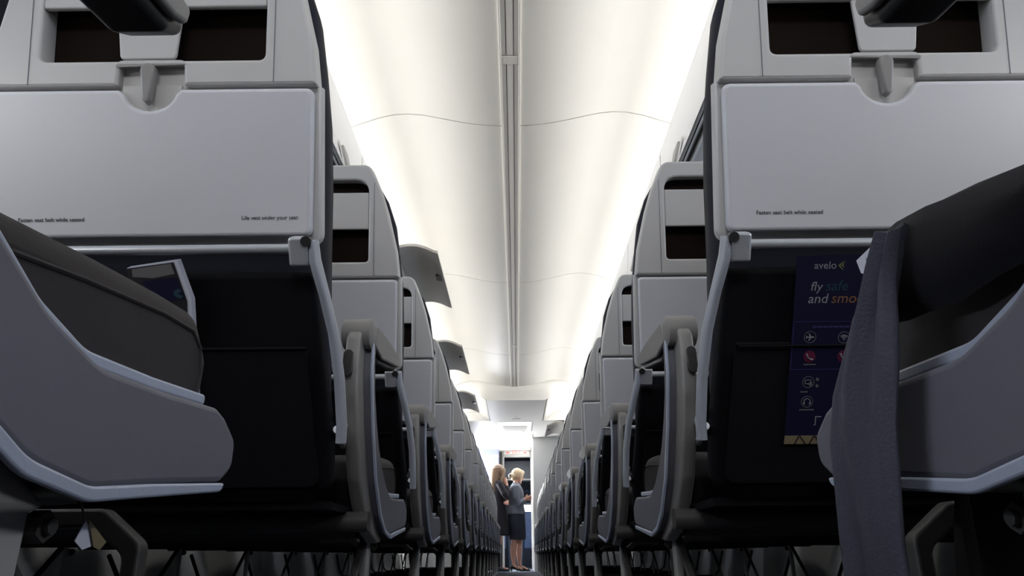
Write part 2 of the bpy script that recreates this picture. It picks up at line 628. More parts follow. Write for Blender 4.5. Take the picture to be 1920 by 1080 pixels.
def make_bin(s, y0, y1, isopen, label, grp):
    root = empty('overhead_bin', (CX + s * 1.1, y0, 1.60), label, 'overhead bin', grp)
    sh = (1.1, 0, 1.60)
    L = y1 - y0
    b = B()
    # floor shelf, back, top and two end cheeks
    body = [(.655, 1.632), (.70, 1.612), (1.18, 1.585), (1.52, 1.60), (1.60, 1.66), (1.55, 1.90), (1.35, 2.04), (.80, 2.045),
            (.735, 2.040), (.735, 2.028), (.80, 2.030), (1.33, 2.02), (1.52, 1.88), (1.57, 1.67), (1.50, 1.62), (1.18, 1.605),
            (.71, 1.632), (.662, 1.645)]
    b.loft([[Vector((x, y, z)) for x, z in body] for y in (.0, L)])
    cheek = [(.668, 1.645), (.71, 1.632), (1.18, 1.605), (1.50, 1.62), (1.57, 1.67), (1.52, 1.88), (1.33, 2.02), (.80, 2.03), (.742, 2.028)]
    for ya, yb_ in ((.0, .012), (L - .012, L)):
        b.loft([[Vector((x, y, z)) for x, z in cheek] for y in (ya, yb_)])
    b.obj('bin_body', M['bin'], root, mirror=s, shift=sh, ang=30)
    # cove lip along the top of the bin
    b = B()
    b.loft([[Vector(p) for p in ((.72, y, 2.036), (.735, y, 2.036), (.742, y, 2.055), (.730, y, 2.058), (.718, y, 2.05))] for y in (0, L)])
    b.obj('cove_lip', M['bin'], root, mirror=s, shift=sh)
    # passenger service strip under the bin, set behind a dark slot
    b = B()
    b.loft([[Vector(p) for p in ((.672, y, 1.606), (.682, y, 1.600), (1.20, y, 1.572), (1.60, y, 1.575), (1.60, y, 1.592), (1.18, y, 1.584), (.69, y, 1.612))] for y in (.004, L - .004)])
    b.obj('service_panel', M['bin'], root, mirror=s, shift=sh)
    b = B(); b.box(.662, .672, .0, L, 1.620, 1.634)
    b.obj('slot_seal', M['dark'], root, mirror=s, shift=sh)
    b = B(); b.box(.71, .725, .004, L - .004, 1.583, 1.600); b.box(.745, .752, .004, L - .004, 1.583, 1.598)
    b.obj('seal_rib', M['ceil'], root, mirror=s, shift=sh)
    # door
    b = B()
    N = 12
    if not isopen:
        out = [bin_door_profile(k / N) for k in range(N + 1)]
        inn = [(x + .016, z + .004) for x, z in out][::-1]
    else:
        cx, cz_ = .745, 2.035
        out = []
        for k in range(N + 1):
            t = k / N
            # swung up: runs inboard from the hinge and bellies upward
            out.append((cx - .02 - .258 * t, cz_ + .012 + .022 * math.sin(PI * min(1, t * 1.1)) - .034 * t * t - .004 * t))
        inn = [(x - .002, z - .018) for x, z in out][::-1]
    prof = out + inn
    yy = (.006, .010, L - .010, L - .006)
    b.loft([[Vector((x, y, z)) for x, z in prof] for y in yy])
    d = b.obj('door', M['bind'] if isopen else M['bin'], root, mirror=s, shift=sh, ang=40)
    b = B()
    if not isopen:
        m = frame((.658, L / 2, 1.70), (0, 1, 0), (.10, 0, .395))
        m2 = m
        b.prism(rpoly([(-.035, -.055), (.035, -.055), (.045, .05), (-.045, .05)], .02), .016, m @ Matrix.Translation((0, 0, -.016)) , .004)
        b.b.transform(Matrix.Identity(4))
        b.obj('latch', M['bind'], d, mirror=s, shift=sh)
        b = B()
        b.prism(rpoly([(-.045, -.075), (.045, -.075), (.045, .075), (-.045, .075)], .02), .006, m @ Matrix.Translation((0, 0, -.006)), .002)
        b.obj('latch_plate', M['bin'], d, mirror=s, shift=sh)
    else:
        m = frame((.50, L * .42, 2.003), (0, 1, 0), (1, 0, .1))
        b.prism(rpoly([(-.05, -.022), (.05, -.022), (.05, .022), (-.05, .022)], .012), .014, m @ Matrix.Translation((0, 0, -.007)), .004)
        b.obj('latch', M['rubber'], d, mirror=s, shift=sh)
    return root


for s, nm, op in ((-1, 'left', open_left), (1, 'right', open_right)):
    vis = 0
    for k in range(0, 15 if s < 0 else 14):
        y0 = BY0 + 1.01 * k
        y1 = min(y0 + 1.005, 11.9 if s < 0 else 11.41)
        if y1 < y0 + .3: continue
        if k < 4:
            lab = 'closed pale overhead bin behind the viewpoint on the %s' % nm
            g = 'overhead bins behind the viewpoint on the %s' % nm
        else:
            st = 'open' if k in op else 'closed'
            lab = 'pale overhead bin with its door %s, %s along the %s side of the cabin' % (
                'hanging open' if k in op else 'closed', ordn[k - 4], nm)
            g = 'overhead bins along the %s side' % nm
        if y1 < .2: continue
        make_bin(s, y0, y1, k in op, lab, g)

# ================================================================== SEATS
# local frame of a triple seat: x away from the aisle centre, y from the top edge of the tray, z height
AU, AT, AL = math.radians(15), math.radians(21.8), math.radians(31.7)
GZ = .891
CS = [.537, 1.023, 1.509]


def plane(c, a, y, z):
    return frame((c, y, z), (1, 0, 0), (0, -math.sin(a), math.cos(a)))   # n faces aft and down


def mirror_frame(fr, s, c):
    """frame for writing that must not be mirrored: x is measured from seat centre in world sense"""
    return fr


SHX, SHY = 1.02, .45


def seat_block(s, near=False):
    """one triple seat; s -1 left of the aisle, 1 right of it"""
    root = bpy.data.objects.new('triple_seat', None)
    COL.objects.link(root)
    k = dict(mirror=s, shift=(SHX, SHY, 0))
    for i, c in enumerate(CS):
        U = plane(c, AU, 0, GZ)
        T = plane(c, AT, 0, GZ)
        Lw = plane(c, AL, .070, .64)
        # ---- back cushion (leather, wraps round the shell)
        b = B()
        secs = []
        for z, hw, ya, dp in ((.43, .20, .30, .07), (.50, .222, .22, .12), (.60, .230, .148, .13), (.70, .236, .100, .12), (.80, .240, .066, .11),
                              (.891, .240, .040, .095), (.97, .233, .022, .084), (1.05, .223, .001, .08), (1.11, .203, -.014, .068),
                              (1.148, .180, -.026, .055), (1.160, .160, -.028, .035)):
            pts = []
            for q in range(28):
                a = 2 * PI * q / 28
                ex = .38
                cx_ = math.copysign(abs(math.cos(a)) ** ex, math.cos(a))
                cy_ = math.copysign(abs(math.sin(a)) ** ex, math.sin(a))
                pts.append(Vector((c + hw * cx_, ya + dp / 2 + dp / 2 * cy_, z)))
            secs.append(pts)
        b.loft(secs)
        back = b.obj('backrest', M['leather'], root, ang=50, **k)
        # ---- shell
        b = B()
        hwl = [(0, .243), (.066, .236), (.162, .214), (.215, .198), (.255, .182)]
        right = [(w, x) for x, w in hwl]
        outl = [(x, w) for w, x in hwl] + [(.168, .288, .03), (-.168, .288, .03)] + [(-x, w) for w, x in hwl[::-1]] + [(-.049, 0), (-.047, .034, .006), (.047, .034, .006), (.049, 0)]
        opening = rpoly([(-.166, .039, .010), (.166, .039, .010), (.166, .248, .035), (-.166, .248, .035)])
        b.prism(rpoly(outl, .004), .036, U @ Matrix.Translation((0, 0, -.036)), .005, holes=[opening])
        # lower plate behind the tray and the curved flanks
        b.prism(rpoly([(-.2475, 0), (-.2445, -.235, .02), (.2445, -.235, .02), (.2475, 0)]), .020,
                T @ Matrix.Translation((0, 0, -.034)), .005,
                holes=[])
        shell = b.obj('back_shell', M['shell'], root, **k)
        # pocket pan behind the latch
        b = B()
        b.prism(rpoly([(-.054, -.006), (.054, -.006), (.054, .040), (-.054, .040)], .004), .004, U @ Matrix.Translation((0, 0, -.018)), .001)
        b.obj('latch_pan', M['shell'], shell, **k)
        # fine moulding seams
        b = B()
        for sx in (-1, 1):
            b.box(sx * .180 - .0006, sx * .180 + .0006, .004, .285 if False else .24, -.001, .0006, m=U)
        b.obj('moulding_seam', M['panel'], shell, **k)
        # dark recess box
        b = B()
        b.prism(opening, .004, U @ Matrix.Translation((0, 0, -.038)))
        b.prism(rpoly([(-.172, .034), (.172, .034), (.172, .252), (-.172, .252)], .02), .004, U @ Matrix.Translation((0, 0, -.039)), 0,
                holes=[rpoly([(-.167, .038, .010), (.167, .038, .010), (.167, .249, .035), (-.167, .249, .035)])])
        b.obj('storage_recess', M['recess'], shell, **k)
        # light band across the recess and the tab under it
        b = B()
        b.prism(rpoly([(-.166, .122), (.166, .122), (.166, .216), (-.166, .216)], .004), .010, U @ Matrix.Translation((0, 0, -.012)), .003)
        band = b.obj('holder_band', M['shell'], shell, **k)
        b = B()
        b.prism(rpoly([(-.041, .043, .008), (.041, .043, .008), (.050, .13, .002), (-.050, .13, .002)]), .006, U @ Matrix.Translation((.008, 0, -.010)), .002)
        b.obj('holder_tab', M['shell'], band, **k)
        # latch lever
        b = B()
        lv = [(.0105 * math.cos(a), .022 + .0105 * math.sin(a)) for a in [PI * j / 8 for j in range(9)]] + [(-.0055, -.024), (0, -.029), (.0055, -.024)]
        b.prism(lv, .014, U @ Matrix.Translation((-.002 * s, 0, -.006)) , .003)
        b.obj('tray_latch', M['post'], shell, **k)
        # ---- tray table
        b = B()
        notch = [(-.047 + 0, 0)] + [(-.040 * math.cos(a), -.002 - .034 * math.sin(a)) for a in [PI * j / 12 for j in range(1, 12)]] + [(.047, 0)]
        tl = [(-.239, -.006, .012)] + [(p[0], -.006 if j in (0, len(notch) - 1) else p[1] - .001) for j, p in enumerate(notch)] + \
             [(.239, -.006, .012), (.233, -.222, .012), (-.233, -.222, .012)]
        b.prism(rpoly(tl), .018, T @ Matrix.Translation((0, 0, -.014)), .006, res=3)
        tray = b.obj('tray_table', M['tray'], root, **k)
        b = B()
        b.prism([(-.044 * math.cos(a), .002 - .040 * math.sin(a)) for a in [PI * j / 14 for j in range(15)]], .003,
                T @ Matrix.Translation((0, 0, -.0095)), .0005)
        b.obj('latch_dish', M['shell'], tray, **k)
        # lettering (written in world sense, never mirrored)
        if i == 0:
            for txt, x0, wd in (('Fasten seat belt while seated', -.193, .096), ('Life vest under your seat', .133, .082)):
                b = B()
                xx = x0 if s > 0 else x0
                base = frame((s * c, 0, GZ), (1, 0, 0), (0, -math.sin(AT), math.cos(AT)))
                b.text(txt, .0075, base @ Matrix.Translation((xx, -.1975, .0044)), width=wd, depth=.0003)
                b.obj('lettering', M['ink'], tray, mirror=1, shift=(s * SHX, SHY, 0))
        # ---- tray arms, bar
        b = B()
        b.tube([(c - .226, .060, .654), (c + .226, .060, .654)], .0072)
        b.obj('tray_bar', M['metal'], root, **k)
        for sx in (-1, 1):
            arm = B()
            path = [(c + sx * .246, .054, .664), (c + sx * .247, .068, .640), (c + sx * .256, .098, .600), (c + sx * .266, .130, .55),
                    (c + sx * .271, .165, .49), (c + sx * .272, .196, .43), (c + sx * .271, .203, .405)]
            P = [Vector(p) for p in path]
            secs = []
            for j, p in enumerate(P):
                t = (P[min(j + 1, len(P) - 1)] - P[max(j - 1, 0)]).normalized()
                nrm = Vector((0, t.z, -t.y)).normalized()
                wd = .016 if j in (0, 1) else .0105
                if j == 0 or j == len(P) - 1: wd *= .75
                th_ = .010
                secs.append([p + nrm * wd * math.cos(a) + Vector((th_ / 2 * 1.2, 0, 0)) * math.sin(a) * 1.3 for a in [2 * PI * q / 14 for q in range(14)]])
            arm.loft(secs)
            a_ = arm.obj('tray_arm', M['satin'], root, **k)
            a_['label'] = 'satin grey tray support arm'
            b = B()
            b.prism(rpoly([(-.014, -.024), (.014, -.024), (.014, .018), (-.014, .018)], .006), .020,
                    plane(c + sx * .228, AL, .060, .654) @ Matrix.Translation((0, 0, -.006)), .004)
            b.obj('hinge_block', M['metal'], a_, **k)
            b = B()
            b.tube([(c + sx * .240, .048, .660), (c + sx * .240, .040, .656)], .0075, seg=10)
            b.obj('hinge_bolt', M['rubber'], a_, **k)
        # ---- lower back fabric pocket
        b = B()
        b.prism(rpoly([(-.238, -.02, .01), (.238, -.02, .01), (.250, -.27, .02), (.245, -.36, .02), (-.245, -.36, .02), (-.250, -.27, .02)]), .03,
                Lw @ Matrix.Translation((0, 0, -.045)), .008)
        lower = b.obj('lower_back_panel', M['mesh'], root, **k)
        b = B()
        b.prism(rpoly([(-.225, -.128, .004), (.225, -.128, .004), (.232, -.345, .02), (-.232, -.345, .02)]), .004,
                Lw @ Matrix.Translation((0, 0, -.004)), .0015)
        b.tube([Lw @ Vector((-.226, -.128, .0005)), Lw @ Vector((.226, -.128, .0005))], .0022, seg=8)
        b.obj('literature_pocket', M['mesh'], root, **k)
        # ---- seat cushion
        b = B()
        prof = [(.43, .375, .02), (.44, .415, .02), (.52, .431, .1), (.62, .442, .1), (.70, .449, .05), (.762, .4525, .03), (.798, .418, .03), (.797, .375, .03),
                (.77, .335, .03), (.45, .325, .03)]
        fr = frame((c - .254, 0, 0), (0, 1, 0), (0, 0, 1))
        b.prism(rpoly(prof), .483, fr, .022, res=4)
        cu = b.obj('seat_cushion', M['brleather'], root, ang=60, **k)
        b = B()
        for xo in (-.2535, .2285):
            b = B()
            b.tube([(c + xo, .47, .396), (c + xo, .60, .416), (c + xo, .70, .428), (c + xo, .75, .430), (c + xo, .768, .420), (c + xo, .776, .40), (c + xo, .775, .375)], .0022, seg=8)
            b.obj('piping', M['brleather'], cu, **k)

    # ---- armrests
    for ai, ax in enumerate((.285, .780, 1.266, 1.752)):
        aisle = ai == 0
        b = B()
        fr = frame((ax - .025, 0, 0), (0, 1, 0), (0, 0, 1))
        if aisle:
            # grey post sweeping from the armrest down to the shroud
            post = [(.325, .630, .02), (.302, .60, .02), (.298, .56), (.310, .50), (.338, .44), (.385, .370), (.442, .318), (.505, .288), (.565, .272, .03), (.61, .275, .02),
                    (.56, .30), (.50, .335), (.455, .375), (.41, .445), (.375, .52), (.36, .58), (.372, .615, .01), (.372, .640, .02), (.345, .642, .02)]
            b.prism(rpoly(post, .06), .024, frame((ax - .012, 0, 0), (0, 1, 0), (0, 0, 1)), .005, res=3)
            p_ = b.obj('armrest_post', M['post'], root, ang=50, **k)
            b = B()
            ov = [(.0085 * math.cos(a), (.015 if math.sin(a) > 0 else -.015) + .0085 * math.sin(a)) for a in [2 * PI * (q + .5) / 20 for q in range(20)]]
            b.prism(ov, .006, frame((ax + .005, .2975, .553), (1, 0, 0), (0, .03, 1)) @ Matrix.Translation((0, 0, -.004)), .001)
            b.obj('oval_button', M['oval'], p_, **k)
            # cap shoulders of the post
            b = B()
            b.tube([(ax - .027, .338, .616), (ax - .024, .338, .616), (ax + .024, .338, .616), (ax + .027, .338, .616)], [.020, .027, .027, .020], seg=24)
            b.obj('pivot_cap', M['post'], p_, **k)
            # pad
            b = B()
            pad = [(.345, .588, .01), (.420, .583, .01), (.600, .616, .01), (.620, .630, .008), (.618, .650, .01), (.50, .652, .02), (.345, .644, .02)]
            b.prism(rpoly(pad), .046, frame((ax - .020, 0, 0), (0, 1, 0), (0, 0, 1)), .007, res=3)
            pd = b.obj('armrest_pad', M['rubber'], root, ang=50, **k)
            b = B()
            pad2 = [(.350, .598, .01), (.42, .592, .01), (.590, .622, .01), (.608, .630, .006), (.610, .645, .008), (.50, .647, .02), (.350, .640, .02)]
            b.prism(rpoly(pad2), .008, frame((ax - .029, 0, 0), (0, 1, 0), (0, 0, 1)), .0035, res=3)
            b.obj('pad_side_cover', M['post'], pd, ang=50, **k)
            # side panel
            b = B()
            sp = [(.372, .625, .01), (.366, .58), (.386, .52), (.416, .475), (.450, .436), (.497, .400), (.545, .374), (.60, .358), (.68, .361),
                  (.766, .367, .01), (.785, .362, .015), (.812, .347, .015), (.813, .322, .015), (.793, .309, .01), (.68, .296), (.612, .287, .02), (.555, .296), (.505, .320),
                  (.445, .375), (.392, .455), (.352, .54), (.345, .60, .01)]
            b.prism(rpoly(sp, .08), .030, frame((ax - .027, 0, 0), (0, 1, 0), (0, 0, 1)), .005, res=3)
            pn = b.obj('side_panel', M['panel'], root, ang=50, **k)
            # pale ledge along the upper front edge, standing a little proud
            b = B()
            led = [(.498, .402), (.546, .375), (.60, .360), (.68, .363), (.766, .369, .004), (.766, .378, .004), (.68, .372), (.60, .369), (.552, .384), (.505, .411)]
            b.prism(rpoly(led, .05), .030, frame((ax - .015, 0, 0), (0, 1, 0), (0, 0, 1)), .002)
            b.obj('top_ledge', M['trim'], pn, ang=50, **k)
            # trim strip along rear and bottom edges
            b = B()
            tr = [(.338, .60), (.345, .54), (.385, .453), (.438, .371), (.500, .314), (.553, .289), (.612, .280), (.68, .288), (.793, .301), (.798, .309),
                  (.68, .297), (.612, .289), (.555, .298), (.507, .322), (.446, .377), (.394, .456), (.354, .541), (.347, .60)]
            b.prism(rpoly(tr, .06), .005, frame((ax - .0285, 0, 0), (0, 1, 0), (0, 0, 1)), .0018)
            b.obj('trim_strip', M['trim'], pn, ang=50, **k)
            # short rods joining the tray arm to the post
            for z, y in ((.452, .240), (.425, .232)):
                b = B()
                b.tube([(ax - .012, y - .03, z), (ax + .02, y + .14, z + .002)], .006, seg=10)
                b.obj('link_rod', M['metal'], root, **k)
        else:
            pad = [(.25, .600, .015), (.58, .590, .01), (.61, .635, .01), (.58, .655, .01), (.25, .655, .02)]
            b.prism(rpoly(pad), .048, fr, .008)
            pd = b.obj('armrest_pad', M['rubber'], root, ang=50, **k)
            b = B()
            b.prism(rpoly([(.24, .61), (.30, .62), (.33, .45), (.42, .33), (.36, .30), (.24, .42)], .02), .03, fr @ Matrix.Translation((0, 0, .01)), .005)
            b.obj('armrest_post', M['post'], root, ang=50, **k)

    # ---- structure below
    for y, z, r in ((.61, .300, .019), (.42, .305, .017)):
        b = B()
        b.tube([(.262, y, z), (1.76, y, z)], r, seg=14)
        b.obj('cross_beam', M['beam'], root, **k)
    b = B()
    b.loft([[Vector((x, .60 + dy, .301 + dz)) for dy, dz in ((-.030 * f_, -.022 * f_), (.10, -.018 * f_), (.10, .018 * f_), (-.030 * f_, .022 * f_), (-.036 * f_, 0))]
            for x, f_ in ((.318, .8), (.33, .9), (.40, .9), (.44, .7), (.452, .5))])
    b.obj('beam_fairing', M['beam'], root, ang=50, **k)
    b = B()
    b.prism([(.30, .318), (.76, .318), (.76, .330), (.30, .330)], 1.44, frame((.30, 0, 0), (0, 1, 0), (0, 0, 1)))
    b.obj('seat_pan', M['mesh'], root, **k)
    for lx in (.305, 1.36):
        for y0, y1 in ((.610, .622), (.60, .30)):
            b = B()
            hw_ = .014 if y1 > .5 else .008
            b.prism(rpoly([(y0 - hw_, .285, .006), (y0 + hw_, .285, .006), (y1 + hw_ * .8, .012, .004), (y1 - hw_ * .8, .012, .004)]), .014,
                    frame((lx - .007, 0, 0), (0, 1, 0), (0, 0, 1)), .002)
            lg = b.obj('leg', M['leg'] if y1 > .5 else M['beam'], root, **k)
            if y1 > .5:
                b = B()
                b.tube([(lx - .014, y0 + .022, .268), (lx - .004, y0 + .022, .268)], .0095, seg=6)
                b.tube([(lx - .018, y0 + .022, .268), (lx - .013, y0 + .022, .268)], .005, seg=8)
                b.obj('leg_bolt', M['beam'], lg, **k)
            b = B()
            b.box(lx - .018, lx + .018, y1 - .03, y1 + .03, 0, .014, .003)
            b.obj('floor_foot', M['metal'], lg, **k)
    # curved inner bracket under the seat
    b = B()
    br = [(.46, .292), (.382, .292), (.343, .262), (.338, .02), (.354, .02), (.358, .252), (.392, .276), (.46, .274)]
    b.prism(rpoly(br, .015), .018, frame((0, .86, 0), (1, 0, 0), (0, 0, 1)), .003)
    b.obj('leg_bracket', M['beam'], root, **k)
    # seat track on the floor belongs to the floor; baggage bar in front of the legs
    b = B()
    b.tube([(.325, .63, .26), (.325, .80, .11), (.35, .84, .075), (1.62, .84, .075), (1.65, .80, .11), (1.65, .63, .26)], .009, seg=8)
    b.obj('baggage_bar', M['beam'], root, **k)
    return root


PITCH = .735
NR = 14
for s, nm in ((-1, 'left'), (1, 'right')):
    proto = seat_block(s)
    index_kids()
    for n in range(-5, NR):
        o = proto if n == -5 else copy_tree(proto)
        yr = .80 + PITCH * n if n >= 0 else -.205 + PITCH * (n + 1)
        o.location = (s * SHX, yr + SHY, 0)
        if n < -1:
            lab = 'grey triple seat on the %s, %s row behind the viewpoint' % (nm, ordn[-2 - n].replace('nearest', 'first'))
            tag(o, lab, 'airline seat', 'triple seats behind the viewpoint on the %s' % nm)
            continue
        if n == -1:
            lab = ('cropped triple seat nearest the viewpoint on the %s, showing its grey side panel and cushion' % nm)
        elif n == 0:
            lab = 'large triple seat on the %s with lettered tray table facing the viewpoint' % nm
        elif n == NR - 1:
            lab = 'grey triple seat on the %s, farthest forward of its side' % nm
        else:
            lab = 'grey triple seat on the %s, %s row ahead of the large lettered tray' % (nm, ordn[n - 1].replace('nearest', 'first'))
        tag(o, lab, 'airline seat', 'triple seats along the %s side of the aisle' % nm)

# floor seat tracks
b = B()
for x in (-1.36, -.305, .305, 1.36):
    b.box(x - .012, x + .012, YA, 11.25, 0, .0035)
struct(b.obj('trim_5', M['beam']), 'metal seat tracks set in the floor', 'floor track')

# ================================================================== LITERATURE, CARD, JACKET
RY = .80          # reference y of the seats whose pockets we see


def pocket_plane(n_off=0.0):
    return frame((0, RY + .070, .64), (1, 0, 0), (0, -math.sin(AL), math.cos(AL))) @ Matrix.Translation((0, 0, n_off))


# --- dark safety brochure in the right pocket
PB = pocket_plane(.0014)
e = empty('brochure', (.44, RY + .15, .51), 'dark violet airline brochure with white lettering standing in the right seat pocket', 'brochure')
sh = (.44, RY + .15, .51)
b = B()
b.prism([(.392, .0), (.506, .002), (.503, -.281), (.390, -.281)], .0016, PB)
b.obj('cover', M['navy'], e, shift=sh)
PT = pocket_plane(.0032)


def put_text(txt, x, w, size, mt, name='lettering', width=None, shear=0.0, parent=e):
    b = B(); b.text(txt, size, PT @ Matrix.Translation((x, w, 0)), width=width, shear=shear, depth=.0002)
    return b.obj(name, M[mt], parent, shift=sh)


def put_poly(outl, mt, name, holes=(), parent=e, dz=0.0):
    b = B(); b.prism(outl, .0003, pocket_plane(.0031 + dz), holes=list(holes))
    return b.obj(name, M[mt], parent, shift=sh)


put_text('avelo', .4165, -.0185, .012, 'white', width=.0310)
put_text('fly', .413, -.050, .016, 'white', width=.017, shear=.15)
put_text('safe', .4345, -.050, .016, 'teal', width=.031, shear=.15)
put_text('and', .4105, -.0680, .016, 'white', width=.0285, shear=.15)
put_text('smooth', .4435, -.0680, .016, 'orange', width=.064, shear=.15)
put_poly([(.4505, -.0135), (.460, -.007), (.4535, -.0135)], 'green', 'arrow_mark')
put_poly([(.4505, -.0142), (.4535, -.0142), (.4585, -.0215)], 'green', 'arrow_mark')
put_poly([(.4545, -.0138), (.4595, -.0105), (.4575, -.0138), (.4595, -.0175)], 'tan', 'arrow_mark')
for w0 in (-.095, -.166):
    put_poly([(.393, w0), (.503, w0), (.503, w0 - .0008), (.393, w0 - .0008)], 'purple', 'rule_line')
put_poly([(.3925, -.095), (.3935, -.095), (.3925, -.166), (.3915, -.166)], 'purple', 'rule_line')
for k_ in range(9):
    put_poly([(.420 + k_ * .0078, -.1015), (.4265 + k_ * .0078, -.1015), (.4265 + k_ * .0078, -.1045), (.420 + k_ * .0078, -.1045)], 'purple', 'fine_print')


def circ(cx, cw, r, n=24, a0=0, a1=2 * PI):
    return [(cx + r * math.cos(a0 + (a1 - a0) * q / n), cw + r * math.sin(a0 + (a1 - a0) * q / n)) for q in range(n)]


def arcband(cx, cw, r, t, a0, a1, n=12):
    o_ = [(cx + r * math.cos(a0 + (a1 - a0) * q / n), cw + r * math.sin(a0 + (a1 - a0) * q / n)) for q in range(n + 1)]
    i_ = [(cx + (r - t) * math.cos(a0 + (a1 - a0) * q / n), cw + (r - t) * math.sin(a0 + (a1 - a0) * q / n)) for q in range(n + 1)]
    return o_ + i_[::-1]


for cx_, cw_, kind_ in ((.4175, -.118, 'plane'), (.4665, -.119, 'wifi'), (.4185, -.147, 'phone'), (.4675, -.147, 'phone'), (.4195, -.1855, 'device'), (.4195, -.2155, 'headphones')):
    R_ = .0088
    if kind_ == 'phone':
        put_poly(circ(cx_, cw_, R_), 'crimson', 'icon_disc')
        b = B()
        b.tube([pocket_plane(.0040) @ Vector(p) for p in ((cx_ - .0045, cw_ + .0042, 0), (cx_ - .003, cw_ - .0005, 0), (cx_ + .0005, cw_ - .0035, 0), (cx_ + .0045, cw_ - .0045, 0))],
               [.0015, .0009, .0009, .0015], seg=8)
        b.obj('icon_phone', M['white'], e, shift=sh)
    else:
        put_poly(circ(cx_, cw_, R_), 'greyp' if kind_ != 'x' else 'navy', 'icon_ring', holes=[circ(cx_, cw_, R_ - .0008)])
    if kind_ == 'plane':
        put_poly([(cx_ - .006, cw_ - .0005), (cx_ - .0055, cw_ + .0028), (cx_ - .0042, cw_ + .0008), (cx_ - .0005, cw_ + .0008), (cx_ - .0025, cw_ + .0052), (cx_ - .001, cw_ + .0052),
                  (cx_ + .002, cw_ + .0009), (cx_ + .0052, cw_ + .0009), (cx_ + .006, cw_), (cx_ + .0052, cw_ - .0009), (cx_ + .002, cw_ - .0009), (cx_ - .001, cw_ - .0052),
                  (cx_ - .0025, cw_ - .0052), (cx_ - .0005, cw_ - .0008), (cx_ - .0042, cw_ - .0008), (cx_ - .0055, cw_ - .0028)], 'white', 'icon_aeroplane')
    if kind_ == 'wifi':
        for r_ in (.0066, .0044, .0022):
            put_poly(arcband(cx_, cw_ - .0035, r_ + .001, .0011, PI * .25, PI * .75), 'white', 'icon_wireless')
        put_poly(circ(cx_, cw_ - .0035, .0009, 10), 'white', 'icon_wireless')
    if kind_ == 'device':
        put_poly([(cx_ - .005, cw_ + .0035), (cx_ + .004, cw_ + .0035), (cx_ + .004, cw_ - .003), (cx_ - .005, cw_ - .003)], 'white', 'icon_device',
                 holes=[[(cx_ - .0042, cw_ + .0027), (cx_ + .0032, cw_ + .0027), (cx_ + .0032, cw_ - .0022), (cx_ - .0042, cw_ - .0022)]])
        put_poly([(cx_ + .001, cw_), (cx_ + .0055, cw_), (cx_ + .0055, cw_ - .0055), (cx_ + .001, cw_ - .0055)], 'greyp', 'icon_device')
        for dy in (.004, -.006):
            put_poly(rpoly([(cx_ + .0125, cw_ + dy + .003), (cx_ + .016, cw_ + dy), (cx_ + .0125, cw_ + dy - .003), (cx_ + .0105, cw_ + dy)]), 'greyp', 'small_mark')
    if kind_ == 'headphones':
        put_poly(arcband(cx_, cw_, .0052, .001, -.3, PI + .3), 'white', 'icon_headphones')
        for sx in (-1, 1):
            put_poly(rpoly([(cx_ + sx * .0035, cw_ - .0005), (cx_ + sx * .0058, cw_ - .0005), (cx_ + sx * .0052, cw_ - .0045), (cx_ + sx * .0032, cw_ - .0045)][::sx], .0005), 'white', 'icon_headphones')
for x0, w0, n_ in ((.411, -.158, 5), (.409, -.1995, 3), (.409, -.2270, 6)):
    for q in range(n_):
        put_poly([(x0 + q * .0036, w0), (x0 + q * .0036 + .0029, w0), (x0 + q * .0036 + .0029, w0 - .0018), (x0 + q * .0036, w0 - .0018)], 'greyp', 'fine_print')
put_poly([(.4330, -.238), (.4420, -.238), (.4420, -.2395), (.4345, -.2395), (.4345, -.252), (.4310, -.252), (.4330, -.250)], 'white', 'corner_mark')
put_poly([(.3900, -.268), (.503, -.268), (.503, -.281), (.3895, -.281)], 'tan', 'picture_band')
for q in range(4):
    x0 = .404 + q * .022
    put_poly([(x0 + .006, -.268), (x0 + .008, -.268), (x0 + .002, -.281), (x0, -.281)], 'blackp', 'roof_line', dz=.0004)
    put_poly([(x0 + .007, -.268), (x0 + .009, -.268), (x0 + .018, -.281), (x0 + .016, -.281)], 'blackp', 'roof_line', dz=.0005)
# pocket hem that runs over the brochure
b = B()
b.tube([pocket_plane(.0048) @ Vector((x, -.130, 0)) for x in (.315, .40, .50, .60, .76)], .0014, seg=8)
tag(b.obj('pocket_cord', M['mesh']), 'thin black hem cord across the dark brochure in the right seat pocket', 'cord')

# --- magazine in the left pocket
e2 = empty('magazine', (-.51, RY + .12, .55), 'glossy magazine with pale page edges standing in the left seat pocket', 'magazine')
sh = (-.51, RY + .12, .55)
quad = [(-.556, -.007), (-.484, .003), (-.469, -.054), (-.475, -.20), (-.56, -.20)]
b = B()
for q in range(4):
    b.prism([(x + .0012 * q, w_ + .0006 * q) for x, w_ in quad], .0007, pocket_plane(.0005 + .001 * (3 - q)))
b.obj('pages', M['paper'], e2, shift=sh)
b = B()
b.prism([(-.556, -.008), (-.489, .0005), (-.475, -.056), (-.485, -.20), (-.56, -.20)], .0005, pocket_plane(.0045))
b.obj('cover', M['blackp'], e2, shift=sh)
b = B(); b.prism([(-.549, -.009), (-.493, -.0015), (-.489, -.016), (-.520, -.022), (-.549, -.020)], .0003, pocket_plane(.0050))
b.obj('grey_header', M['greyp'], e2, shift=sh)
b = B(); b.prism([(-.535, -.026), (-.487, -.021), (-.478, -.052), (-.50, -.056), (-.535, -.05)], .0003, pocket_plane(.0050))
b.obj('violet_field', M['navy'], e2, shift=sh)
b = B(); b.prism([(-.492, -.040), (-.484, -.037), (-.481, -.042), (-.487, -.044), (-.479, -.049), (-.484, -.052), (-.493, -.048)], .0003, pocket_plane(.0054))
b.obj('blue_letter', M['teal'], e2, shift=sh)

